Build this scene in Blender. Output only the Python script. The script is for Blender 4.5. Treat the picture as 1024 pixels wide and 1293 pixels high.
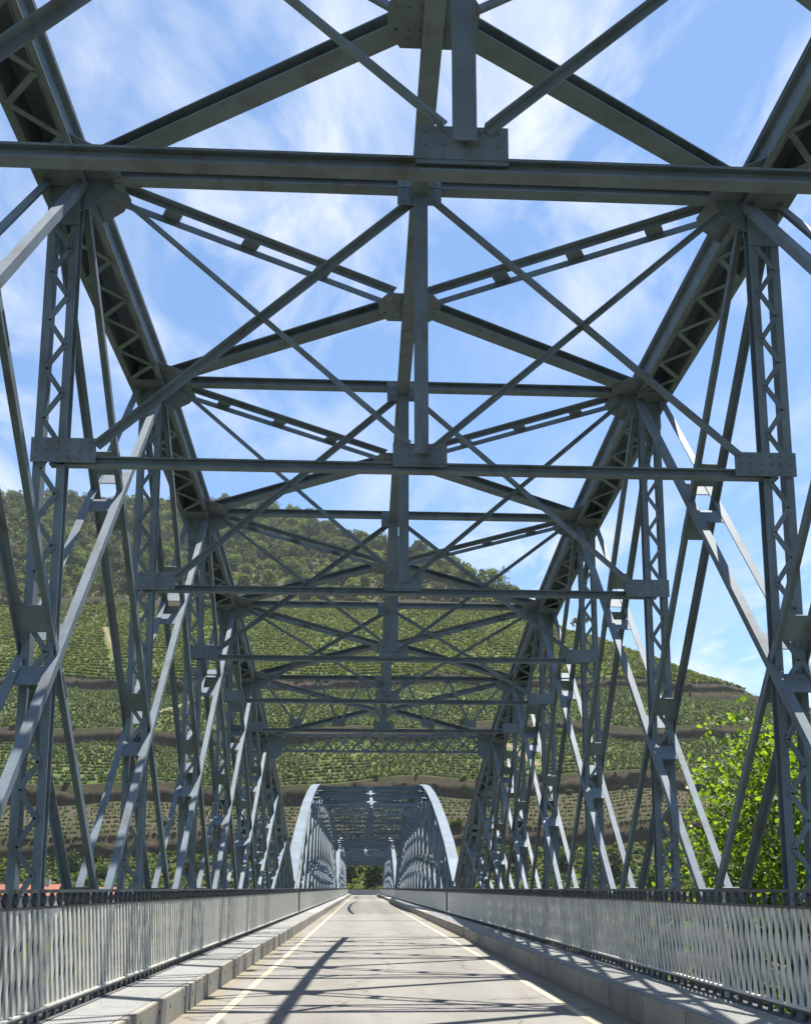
import bpy, bmesh, math, random
import numpy as np
from mathutils import Vector, Matrix

random.seed(7)
rng = np.random.default_rng(7)
for o in list(bpy.data.objects):
    bpy.data.objects.remove(o)
SC = bpy.context.scene
COL = SC.collection
R = math.radians

# ------------------------------------------------------------------ camera, sky, sun, exposure
EYE = 1.332
cam = bpy.data.cameras.new('camera')
cam.sensor_fit = 'HORIZONTAL'
cam.sensor_width = 36.0
cam.lens = 1200 / 1024 * 36.0
cam.shift_y = 286.2 / 1024
cam.clip_start = 0.05
cam.clip_end = 9000
co = bpy.data.objects.new('camera', cam)
COL.objects.link(co)
yaw, pitch = 0.0458, 0.1565
fwd = Vector((math.sin(yaw) * math.cos(pitch), math.cos(yaw) * math.cos(pitch), math.sin(pitch)))
rt = Vector((math.cos(yaw), -math.sin(yaw), 0))
upv = rt.cross(fwd)
mw = Matrix((rt, upv, -fwd)).transposed().to_4x4()
mw.translation = (0, 0, EYE)
co.matrix_world = mw
SC.camera = co

SUN = Vector((0.168, 0.21, 1.0)).normalized()
sun_el = math.asin(SUN.z)
sun_az = math.atan2(SUN.x, SUN.y)

W = bpy.data.worlds.new('World')
SC.world = W
W.use_nodes = True
nt = W.node_tree
nt.nodes.clear()


def N(t, kind, **kw):
    n = t.nodes.new(kind)
    for k, v in kw.items():
        if k in n.inputs.keys() if isinstance(k, str) else False:
            n.inputs[k].default_value = v
        else:
            setattr(n, k, v)
    return n


def L(t, a, b):
    t.links.new(a, b)


out = N(nt, 'ShaderNodeOutputWorld')
bg = N(nt, 'ShaderNodeBackground')
bg.inputs['Strength'].default_value = 0.078
sky = N(nt, 'ShaderNodeTexSky', sky_type='NISHITA', sun_disc=False)
sky.sun_elevation = sun_el
sky.sun_rotation = sun_az
sky.air_density = 1.0
sky.dust_density = 0.4
sky.ozone_density = 2.5
sky.altitude = 100
tc = N(nt, 'ShaderNodeTexCoord')
sep = N(nt, 'ShaderNodeSeparateXYZ')
L(nt, tc.outputs['Generated'], sep.inputs[0])
zz = N(nt, 'ShaderNodeMath', operation='MAXIMUM'); zz.inputs[1].default_value = 0.02
L(nt, sep.outputs['Z'], zz.inputs[0])
zz2 = N(nt, 'ShaderNodeMath', operation='ADD'); zz2.inputs[1].default_value = 0.12
L(nt, zz.outputs[0], zz2.inputs[0])
dx = N(nt, 'ShaderNodeMath', operation='DIVIDE'); dy = N(nt, 'ShaderNodeMath', operation='DIVIDE')
L(nt, sep.outputs['X'], dx.inputs[0]); L(nt, zz2.outputs[0], dx.inputs[1])
L(nt, sep.outputs['Y'], dy.inputs[0]); L(nt, zz2.outputs[0], dy.inputs[1])
cmb = N(nt, 'ShaderNodeCombineXYZ')
L(nt, dx.outputs[0], cmb.inputs[0]); L(nt, dy.outputs[0], cmb.inputs[1])
mp = N(nt, 'ShaderNodeMapping')
mp.inputs['Location'].default_value = (7.04, 14.81, 0)
mp.inputs['Rotation'].default_value = (0, 0, R(28))
mp.inputs['Scale'].default_value = (1.35, 0.8, 1)
L(nt, cmb.outputs[0], mp.inputs[0])
n1 = N(nt, 'ShaderNodeTexNoise'); n1.inputs['Scale'].default_value = 3.4; n1.inputs['Detail'].default_value = 9
n1.inputs['Roughness'].default_value = 0.6; n1.inputs['Distortion'].default_value = 0.6
L(nt, mp.outputs[0], n1.inputs['Vector'])
n2 = N(nt, 'ShaderNodeTexNoise'); n2.inputs['Scale'].default_value = 0.95; n2.inputs['Detail'].default_value = 2
L(nt, mp.outputs[0], n2.inputs['Vector'])
r1 = N(nt, 'ShaderNodeMapRange'); r1.inputs['From Min'].default_value = 0.42; r1.inputs['From Max'].default_value = 0.76
L(nt, n1.outputs['Fac'], r1.inputs['Value'])
r2 = N(nt, 'ShaderNodeMapRange'); r2.inputs['From Min'].default_value = 0.36; r2.inputs['From Max'].default_value = 0.60
L(nt, n2.outputs['Fac'], r2.inputs['Value'])
cm = N(nt, 'ShaderNodeMath', operation='MULTIPLY')
L(nt, r1.outputs[0], cm.inputs[0]); L(nt, r2.outputs[0], cm.inputs[1])
cm2 = N(nt, 'ShaderNodeMath', operation='MULTIPLY'); cm2.inputs[1].default_value = 1.1; cm2.use_clamp = True
L(nt, cm.outputs[0], cm2.inputs[0])
tint = N(nt, 'ShaderNodeMixRGB', blend_type='MULTIPLY'); tint.inputs['Fac'].default_value = 1.0
tint.inputs['Color2'].default_value = (0.82, 0.98, 1.06, 1)
L(nt, sky.outputs[0], tint.inputs['Color1'])
mixc = N(nt, 'ShaderNodeMixRGB')
mixc.inputs['Color2'].default_value = (5.7, 5.9, 6.2, 1)
fade = N(nt, 'ShaderNodeMapRange'); fade.inputs['From Min'].default_value = 0.0; fade.inputs['From Max'].default_value = 0.10
L(nt, sep.outputs['Z'], fade.inputs['Value'])
cm3 = N(nt, 'ShaderNodeMath', operation='MULTIPLY')
L(nt, cm2.outputs[0], cm3.inputs[0]); L(nt, fade.outputs[0], cm3.inputs[1])
L(nt, cm3.outputs[0], mixc.inputs['Fac'])
L(nt, tint.outputs[0], mixc.inputs['Color1'])
L(nt, mixc.outputs[0], bg.inputs['Color'])
L(nt, bg.outputs[0], out.inputs['Surface'])

sl = bpy.data.lights.new('sun', 'SUN')
sl.energy = 5.0
sl.angle = R(0.53)
sl.color = (1.0, 0.955, 0.88)
so = bpy.data.objects.new('sun', sl)
COL.objects.link(so)
so.rotation_euler = (-SUN).to_track_quat('-Z', 'Y').to_euler()
so.location = (0, 0, 60)

SC.view_settings.view_transform = 'Standard'
SC.view_settings.look = 'None'
SC.view_settings.gamma = 1.0
SC.view_settings.use_curve_mapping = False
SC.view_settings.exposure = 1.28
SC.render.engine = 'CYCLES'
SC.cycles.max_bounces = 6
SC.cycles.diffuse_bounces = 3
SC.cycles.transparent_max_bounces = 4


# ------------------------------------------------------------------ materials
def mat(name, base, rough=0.6, var=0.25, scale=3.0, bump=0.0, bscale=40.0, spots=None, spec=0.4, metallic=0.0,
        trans=None, objvar=0.0, detail=6, streak=None, cracks=False):
    m = bpy.data.materials.new(name)
    m.use_nodes = True
    t = m.node_tree
    b = t.nodes['Principled BSDF']
    b.inputs['Roughness'].default_value = rough
    b.inputs['Specular IOR Level'].default_value = spec
    b.inputs['Metallic'].default_value = metallic
    geo = N(t, 'ShaderNodeNewGeometry')
    no = N(t, 'ShaderNodeTexNoise')
    no.inputs['Scale'].default_value = scale
    no.inputs['Detail'].default_value = detail
    no.inputs['Roughness'].default_value = 0.65
    L(t, geo.outputs['Position'], no.inputs['Vector'])
    cr = N(t, 'ShaderNodeMapRange')
    cr.inputs['From Min'].default_value = 0.3
    cr.inputs['From Max'].default_value = 0.7
    cr.inputs['To Min'].default_value = 1 - var
    cr.inputs['To Max'].default_value = 1 + var
    L(t, no.outputs['Fac'], cr.inputs['Value'])
    mul = N(t, 'ShaderNodeMixRGB', blend_type='MULTIPLY')
    mul.inputs['Fac'].default_value = 1
    mul.inputs['Color1'].default_value = (*base, 1)
    L(t, cr.outputs[0], mul.inputs['Color2'])
    col = mul.outputs[0]
    if objvar:
        oi = N(t, 'ShaderNodeObjectInfo')
        mr = N(t, 'ShaderNodeMapRange')
        mr.inputs['To Min'].default_value = 1 - objvar
        mr.inputs['To Max'].default_value = 1 + objvar
        L(t, oi.outputs['Random'], mr.inputs['Value'])
        m3 = N(t, 'ShaderNodeMixRGB', blend_type='MULTIPLY')
        m3.inputs['Fac'].default_value = 1
        L(t, col, m3.inputs['Color1'])
        L(t, mr.outputs[0], m3.inputs['Color2'])
        col = m3.outputs[0]
    if spots:
        scol, sscale, lo, hi, stretch = spots
        mp = N(t, 'ShaderNodeMapping')
        mp.inputs['Scale'].default_value = stretch
        L(t, geo.outputs['Position'], mp.inputs[0])
        n2 = N(t, 'ShaderNodeTexNoise')
        n2.inputs['Scale'].default_value = sscale
        n2.inputs['Detail'].default_value = 8
        n2.inputs['Roughness'].default_value = 0.7
        L(t, mp.outputs[0], n2.inputs['Vector'])
        r = N(t, 'ShaderNodeMapRange')
        r.inputs['From Min'].default_value = lo
        r.inputs['From Max'].default_value = hi
        L(t, n2.outputs['Fac'], r.inputs['Value'])
        mx = N(t, 'ShaderNodeMixRGB')
        mx.inputs['Color2'].default_value = (*scol, 1)
        L(t, r.outputs[0], mx.inputs['Fac'])
        L(t, col, mx.inputs['Color1'])
        col = mx.outputs[0]
    L(t, col, b.inputs['Base Color'])
    if bump:
        n3 = N(t, 'ShaderNodeTexNoise')
        n3.inputs['Scale'].default_value = bscale
        n3.inputs['Detail'].default_value = 5
        L(t, geo.outputs['Position'], n3.inputs['Vector'])
        bp = N(t, 'ShaderNodeBump')
        bp.inputs['Strength'].default_value = bump
        bp.inputs['Distance'].default_value = 0.01
        L(t, n3.outputs['Fac'], bp.inputs['Height'])
        L(t, bp.outputs[0], b.inputs['Normal'])
    if trans:
        o = t.nodes['Material Output']
        tr = N(t, 'ShaderNodeBsdfTranslucent')
        mm = N(t, 'ShaderNodeMixRGB', blend_type='MULTIPLY')
        mm.inputs['Fac'].default_value = 1
        mm.inputs['Color2'].default_value = (*trans[1], 1)
        L(t, col, mm.inputs['Color1'])
        L(t, mm.outputs[0], tr.inputs['Color'])
        ms = N(t, 'ShaderNodeMixShader')
        ms.inputs['Fac'].default_value = trans[0]
        L(t, b.outputs[0], ms.inputs[1])
        L(t, tr.outputs[0], ms.inputs[2])
        L(t, ms.outputs[0], o.inputs['Surface'])
    return m


M = {}
M['steel'] = mat('bridge_paint', (0.114, 0.148, 0.178), 0.62, 0.22, 2.2, 0.12, 60, ((0.080, 0.068, 0.058), 4.0, 0.52, 0.74, (1, 1, .35)), spec=0.3, objvar=0.10)
M['steel_far'] = mat('bridge_paint_far', (0.114, 0.148, 0.178), 0.62, 0.25, 1.1, 0, 60, ((0.10, 0.08, 0.06), 2.5, 0.57, 0.78, (1, 1, .45)), spec=0.3)
M['rail'] = mat('rail_grey_paint', (0.536, 0.524, 0.466), 0.5, 0.16, 4.0, 0.0, 60, ((0.286, 0.269, 0.228), 3.0, 0.58, 0.78, (1, 1, .35)), objvar=0.13)
M['rail_dark'] = mat('rail_paint_and_shade', (0.055, 0.062, 0.066), 0.45, 0.25, 6.0)  # dark grey frieze colour; on the top rail it is shade put into colour
M['road'] = mat('road_surface', (0.203, 0.194, 0.176), 0.9, 0.10, 0.9, 0.5, 130, ((0.155, 0.146, 0.133), 1.1, 0.50, 0.75, (1.6, .25, 1)), spec=0.2, detail=12)
t = M['road'].node_tree
bs = t.nodes['Principled BSDF']
src = bs.inputs['Base Color'].links[0].from_socket
ge = N(t, 'ShaderNodeNewGeometry'); sx_ = N(t, 'ShaderNodeSeparateXYZ'); L(t, ge.outputs['Position'], sx_.inputs[0])


def road_mul(fac, c):
    global src
    mm = N(t, 'ShaderNodeMixRGB', blend_type='MULTIPLY'); mm.inputs['Color2'].default_value = (*c, 1)
    L(t, fac, mm.inputs['Fac']); L(t, src, mm.inputs['Color1']); src = mm.outputs[0]


for xt in (-0.42, 1.32):                                    # worn wheel tracks
    a_ = N(t, 'ShaderNodeMath', operation='SUBTRACT'); a_.inputs[1].default_value = xt; L(t, sx_.outputs['X'], a_.inputs[0])
    b_ = N(t, 'ShaderNodeMath', operation='ABSOLUTE'); L(t, a_.outputs[0], b_.inputs[0])
    c_ = N(t, 'ShaderNodeMapRange'); c_.inputs['From Min'].default_value = .16; c_.inputs['From Max'].default_value = .5
    c_.inputs['To Min'].default_value = 1; c_.inputs['To Max'].default_value = 0; L(t, b_.outputs[0], c_.inputs['Value'])
    road_mul(c_.outputs[0], (.90, .895, .89))
vo = N(t, 'ShaderNodeTexVoronoi', feature='DISTANCE_TO_EDGE'); vo.inputs['Scale'].default_value = .42
nd = N(t, 'ShaderNodeTexNoise'); nd.inputs['Scale'].default_value = 1.6; nd.inputs['Detail'].default_value = 6; L(t, ge.outputs['Position'], nd.inputs['Vector'])
va = N(t, 'ShaderNodeVectorMath', operation='MULTIPLY_ADD'); va.inputs[1].default_value = (.9, .9, 0); L(t, nd.outputs['Color'], va.inputs[0]); L(t, ge.outputs['Position'], va.inputs[2])
L(t, va.outputs[0], vo.inputs['Vector'])
cr_ = N(t, 'ShaderNodeMapRange'); cr_.inputs['From Min'].default_value = .002; cr_.inputs['From Max'].default_value = .012; cr_.inputs['To Min'].default_value = 1; cr_.inputs['To Max'].default_value = 0
L(t, vo.outputs['Distance'], cr_.inputs['Value']); road_mul(cr_.outputs[0], (.62, .60, .58))
ag = N(t, 'ShaderNodeTexNoise'); ag.inputs['Scale'].default_value = 55; ag.inputs['Detail'].default_value = 3; L(t, ge.outputs['Position'], ag.inputs['Vector'])
ar = N(t, 'ShaderNodeMapRange'); ar.inputs['From Min'].default_value = .45; ar.inputs['From Max'].default_value = .75; L(t, ag.outputs['Fac'], ar.inputs['Value']); road_mul(ar.outputs[0], (.78, .77, .76))
oi_ = N(t, 'ShaderNodeTexNoise'); oi_.inputs['Scale'].default_value = 2.7; oi_.inputs['Detail'].default_value = 2; L(t, ge.outputs['Position'], oi_.inputs['Vector'])
orr = N(t, 'ShaderNodeMapRange'); orr.inputs['From Min'].default_value = .70; orr.inputs['From Max'].default_value = .78; L(t, oi_.outputs['Fac'], orr.inputs['Value']); road_mul(orr.outputs[0], (.68, .66, .64))
for xt, wdt in ((-1.895, .30), (2.80, .32)):                # dust and grit along the kerbs
    a_ = N(t, 'ShaderNodeMath', operation='SUBTRACT'); a_.inputs[1].default_value = xt; L(t, sx_.outputs['X'], a_.inputs[0])
    b_ = N(t, 'ShaderNodeMath', operation='ABSOLUTE'); L(t, a_.outputs[0], b_.inputs[0])
    c_ = N(t, 'ShaderNodeMapRange'); c_.inputs['From Min'].default_value = .05; c_.inputs['From Max'].default_value = wdt
    c_.inputs['To Min'].default_value = 1; c_.inputs['To Max'].default_value = 0; L(t, b_.outputs[0], c_.inputs['Value'])
    road_mul(c_.outputs[0], (1.0, .93, .76))
L(t, src, bs.inputs['Base Color'])
M['line'] = mat('road_line_paint', (0.383, 0.343, 0.231), 0.75, 0.10, 5.0, 0.2, 90, ((0.218, 0.198, 0.165), 6.0, 0.58, 0.70, (1, .5, 1)), spec=0.25)
M['kerb'] = mat('kerb_concrete', (0.246, 0.234, 0.202), 0.9, 0.14, 2.5, 0.4, 50, ((0.127, 0.115, 0.095), 3.2, 0.54, 0.74, (1, 1, .5)), spec=0.2, objvar=0.10)
M['slab'] = mat('walkway_slab_and_shade', (0.086, 0.086, 0.083), 0.9, 0.2, 3.0)  # dark slab tone; at the railing foot it stands for shade
M['grating'] = mat('walkway_grating', (0.290, 0.290, 0.279), 0.55, 0.14, 3.0, objvar=0.08)
M['dark'] = mat('dark_gap', (0.03, 0.03, 0.03), 0.9, 0.2, 5)
M['soil'] = mat('terrace_soil', (0.067, 0.056, 0.038), 0.95, 0.3, 0.12, 0, 1, ((0.039, 0.046, 0.017), 0.35, 0.48, 0.62, (1, 1, 1)), spec=0.1)
M['vsoil'] = mat('vineyard_soil', (0.079, 0.101, 0.027), 0.95, 0.3, 0.10, 0, 1, ((0.112, 0.110, 0.045), 0.22, 0.58, 0.74, (1, 1, 1)), spec=0.1)
M['bank'] = mat('bank_earth', (0.045, 0.035, 0.022), 0.95, 0.35, 0.4, 0, 1, ((0.029, 0.032, 0.014), 0.35, 0.44, 0.56, (1, 1, 1)), spec=0.1)
M['wall'] = mat('dry_stone', (0.048, 0.036, 0.025), 0.95, 0.75, 0.9, 0, 1, ((0.035, 0.042, 0.016), 0.30, 0.50, 0.60, (1, 1, 1)), spec=0.1)
M['forest'] = mat('forest_floor', (0.056, 0.054, 0.023), 0.95, 0.4, 0.15, 0, 1, spec=0.1)
M['track'] = mat('track_earth', (0.198, 0.152, 0.099), 0.95, 0.25, 0.3, spec=0.1)
M['grass'] = mat('bank_grass', (0.066, 0.076, 0.030), 0.95, 0.35, 0.4, 0, 1, ((0.125, 0.106, 0.059), 0.3, 0.52, 0.66, (1, 1, 1)), spec=0.1)
M['water'] = mat('river_water', (0.03, 0.05, 0.045), 0.08, 0.1, 0.2, 0.25, 1.2, spec=0.5)
M['tree_a'] = mat('foliage_olive', (0.124, 0.152, 0.036), 0.8, 0.35, 0.5, trans=(0.22, (1.5, 1.7, .7)), objvar=0.35, spec=0.15)
M['tree_b'] = mat('foliage_dark', (0.043, 0.060, 0.019), 0.8, 0.35, 0.5, trans=(0.18, (1.5, 1.7, .7)), objvar=0.3, spec=0.15)
M['tree_c'] = mat('foliage_dry', (0.112, 0.106, 0.040), 0.85, 0.35, 0.5, trans=(0.18, (1.4, 1.5, .7)), objvar=0.3, spec=0.15)
M['vine'] = mat('vine_leaf', (0.131, 0.145, 0.034), 0.8, 0.45, 0.35, trans=(0.25, (1.5, 1.8, .6)), spec=0.15)
M['vine_low'] = mat('vine_leaf_low', (0.089, 0.105, 0.037), 0.8, 0.45, 0.35, trans=(0.22, (1.5, 1.8, .6)), spec=0.15)
M['leaf'] = mat('broad_leaf', (0.110, 0.184, 0.025), 0.45, 0.3, 3.0, trans=(0.58, (2.45, 2.25, .62)), objvar=0.35, spec=0.4)
M['bark'] = mat('bark', (0.12, 0.09, 0.06), 0.9, 0.3, 6)
M['post'] = mat('vine_post_wood', (0.277, 0.264, 0.224), 0.9, 0.2, 1)
M['roof_tile'] = mat('roof_tile', (0.254, 0.094, 0.062), 0.85, 0.2, 2, objvar=0.1)
M['render'] = mat('wall_render', (0.409, 0.396, 0.370), 0.9, 0.1, 1)
M['glass'] = mat('window_dark', (0.03, 0.04, 0.05), 0.15, 0.1, 1)
M['stone'] = mat('parapet_stone', (0.218, 0.231, 0.224), 0.9, 0.15, 1.2)
M['pylon'] = mat('galvanised', (0.28, 0.30, 0.32), 0.5, 0.1, 1)


# ------------------------------------------------------------------ mesh helpers
class MB:
    def __init__(s):
        s.v = []; s.f = []; s.m = []

    def add(s, vs, fs, mi=0):
        o = len(s.v)
        s.v.extend([tuple(v) for v in vs])
        for f in fs:
            s.f.append(tuple(i + o for i in f)); s.m.append(mi)

    def prism(s, p, q, prof, up=(0, 0, 1), mi=0):
        """extrude a closed 2D outline (side, up) from p to q"""
        p = Vector(p); q = Vector(q)
        d = (q - p).normalized()
        u = Vector(up); u = (u - d * u.dot(d)).normalized()
        a = d.cross(u)
        n = len(prof)
        vs = [p + a * x + u * y for x, y in prof] + [q + a * x + u * y for x, y in prof]
        fs = [tuple(range(n))[::-1], tuple(range(n, 2 * n))]
        for i in range(n):
            j = (i + 1) % n
            fs.append((i, j, n + j, n + i))
        s.add(vs, fs, mi)

    def bar(s, p, q, w, h, up=(0, 0, 1), mi=0):
        s.prism(p, q, [(-w / 2, -h / 2), (w / 2, -h / 2), (w / 2, h / 2), (-w / 2, h / 2)], up, mi)

    def box(s, x0, x1, y0, y1, z0, z1, mi=0):
        s.add([(x0, y0, z0), (x1, y0, z0), (x1, y1, z0), (x0, y1, z0), (x0, y0, z1), (x1, y0, z1), (x1, y1, z1), (x0, y1, z1)],
              [(3, 2, 1, 0), (4, 5, 6, 7), (0, 1, 5, 4), (1, 2, 6, 5), (2, 3, 7, 6), (3, 0, 4, 7)], mi)

    def plate(s, pts, nrm, th, mi=0):
        n = Vector(nrm).normalized() * th / 2
        k = len(pts)
        a = [Vector(p) - n for p in pts]; b = [Vector(p) + n for p in pts]
        fs = [tuple(range(k))[::-1], tuple(range(k, 2 * k))]
        for i in range(k):
            j = (i + 1) % k
            fs.append((i, j, k + j, k + i))
        s.add(a + b, fs, mi)

    def rivet(s, p, nrm, r=0.016, h=0.011, mi=0):
        n = Vector(nrm).normalized()
        t = n.orthogonal().normalized(); b = n.cross(t)
        p = Vector(p)
        ring = [p + (t * math.cos(k * math.pi / 3) + b * math.sin(k * math.pi / 3)) * r for k in range(6)]
        top = [p + n * h + (t * math.cos(k * math.pi / 3) + b * math.sin(k * math.pi / 3)) * r * .55 for k in range(6)]
        s.add(ring + top, [(i, (i + 1) % 6, 6 + (i + 1) % 6, 6 + i) for i in range(6)] + [tuple(range(6, 12))], mi)

    def cyl(s, p, q, r0, r1=None, n=8, mi=0):
        r1 = r0 if r1 is None else r1
        p = Vector(p); q = Vector(q); d = (q - p).normalized()
        t = d.orthogonal().normalized(); b = d.cross(t)
        ring = lambda c, r: [c + (t * math.cos(k * 2 * math.pi / n) + b * math.sin(k * 2 * math.pi / n)) * r for k in range(n)]
        fs = [(i, (i + 1) % n, n + (i + 1) % n, n + i) for i in range(n)] + [tuple(range(n))[::-1], tuple(range(n, 2 * n))]
        s.add(ring(p, r0) + ring(q, r1), fs, mi)

    def mesh(s, name, mats):
        me = bpy.data.meshes.new(name)
        me.from_pydata(s.v, [], s.f)
        for m in (mats if isinstance(mats, (list, tuple)) else [mats]):
            me.materials.append(m)
        if any(s.m):
            me.polygons.foreach_set('material_index', s.m)
        bm = bmesh.new(); bm.from_mesh(me)
        bmesh.ops.recalc_face_normals(bm, faces=bm.faces)
        bm.to_mesh(me); bm.free()
        return me

    def build(s, name, mats, parent=None, kind=None):
        return link(name, s.mesh(name, mats), parent, kind)


def link(name, me, parent=None, kind=None, loc=None):
    o = bpy.data.objects.new(name, me)
    COL.objects.link(o)
    if parent:
        o.parent = parent
    if loc:
        o.location = loc
    if kind:
        o['kind'] = kind
    return o


def tag(o, label, cat, group=None):
    o['label'] = label; o['category'] = cat
    if group:
        o['group'] = group
    return o


def thing(name, loc, label, cat, group=None, rz=0):
    o = bpy.data.objects.new(name, None)
    o.empty_display_size = 0.2
    COL.objects.link(o)
    o.location = loc; o.rotation_euler = (0, 0, rz)
    return tag(o, label, cat, group)


def npmesh(name, V, F, mats, mi=None):
    """big mesh from numpy: V (n,3), F (m,k) all same k"""
    me = bpy.data.meshes.new(name)
    n, m, k = len(V), len(F), F.shape[1]
    me.vertices.add(n); me.vertices.foreach_set('co', np.ascontiguousarray(V, dtype=np.float32).ravel())
    me.loops.add(m * k); me.loops.foreach_set('vertex_index', np.ascontiguousarray(F, dtype=np.int32).ravel())
    me.polygons.add(m)
    me.polygons.foreach_set('loop_start', np.arange(0, m * k, k, dtype=np.int32))
    me.polygons.foreach_set('loop_total', np.full(m, k, dtype=np.int32))
    for q in mats:
        me.materials.append(q)
    if mi is not None:
        me.polygons.foreach_set('material_index', np.ascontiguousarray(mi, dtype=np.int32))
    me.update(calc_edges=True)
    return me


# ------------------------------------------------------------------ bridge constants
XC = 0.5314                     # bridge centre line
PAN = 3.844                     # panel length
HW = 3.486                      # half distance between truss planes
Y0 = 4.7577                     # mid of the near span
NZ = [8.36, 8.337, 8.315, 7.98, 7.46, 6.68, 5.74, 4.56, 3.20, 1.42]
ZB = 5.357                      # sway strut level
HALF = 9 * PAN
GAP = 0.9
SPANS = [Y0, Y0 + 2 * HALF + GAP, Y0 + 2 * (2 * HALF + GAP)]
YEND = SPANS[2] + HALF + 0.4
XKL, XKR = -1.895, 2.80         # kerb faces
XRL, XRR = -2.57, 3.55          # railings
KZ = 0.277                      # kerb height
FZ = 1.02                       # foot level of the web diagonals


def nz(i):
    i = abs(i)
    a = int(math.floor(i)); f = i - a
    return NZ[a] if f < 1e-6 else NZ[a] * (1 - f) + NZ[a + 1] * f


def I_prof(w, h, t=0.014):
    return [(-w / 2, -h / 2), (w / 2, -h / 2), (w / 2, -h / 2 + t), (t / 2, -h / 2 + t), (t / 2, h / 2 - t), (w / 2, h / 2 - t),
            (w / 2, h / 2), (-w / 2, h / 2), (-w / 2, h / 2 - t), (-t / 2, h / 2 - t), (-t / 2, -h / 2 + t), (-w / 2, -h / 2 + t)]


def C_prof(w, h, t, sgn):
    # channel: web at side a = sgn*w/2, flanges pointing away
    p = [(-w / 2, -h / 2), (w / 2, -h / 2), (w / 2, -h / 2 + t), (-w / 2 + t, -h / 2 + t), (-w / 2 + t, h / 2 - t), (w / 2, h / 2 - t), (w / 2, h / 2), (-w / 2, h / 2)]
    return [(x * -sgn, y) for x, y in p][::(1 if sgn < 0 else -1)]


def L_prof(a, b, t, sa):
    # leg of length a along side (direction sa), leg b downwards; corner at (0,0)
    p = [(0, 0), (0, -b), (t, -b), (t, -t), (a, -t), (a, 0)]
    return [(x * sa, y) for x, y in p]


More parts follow.
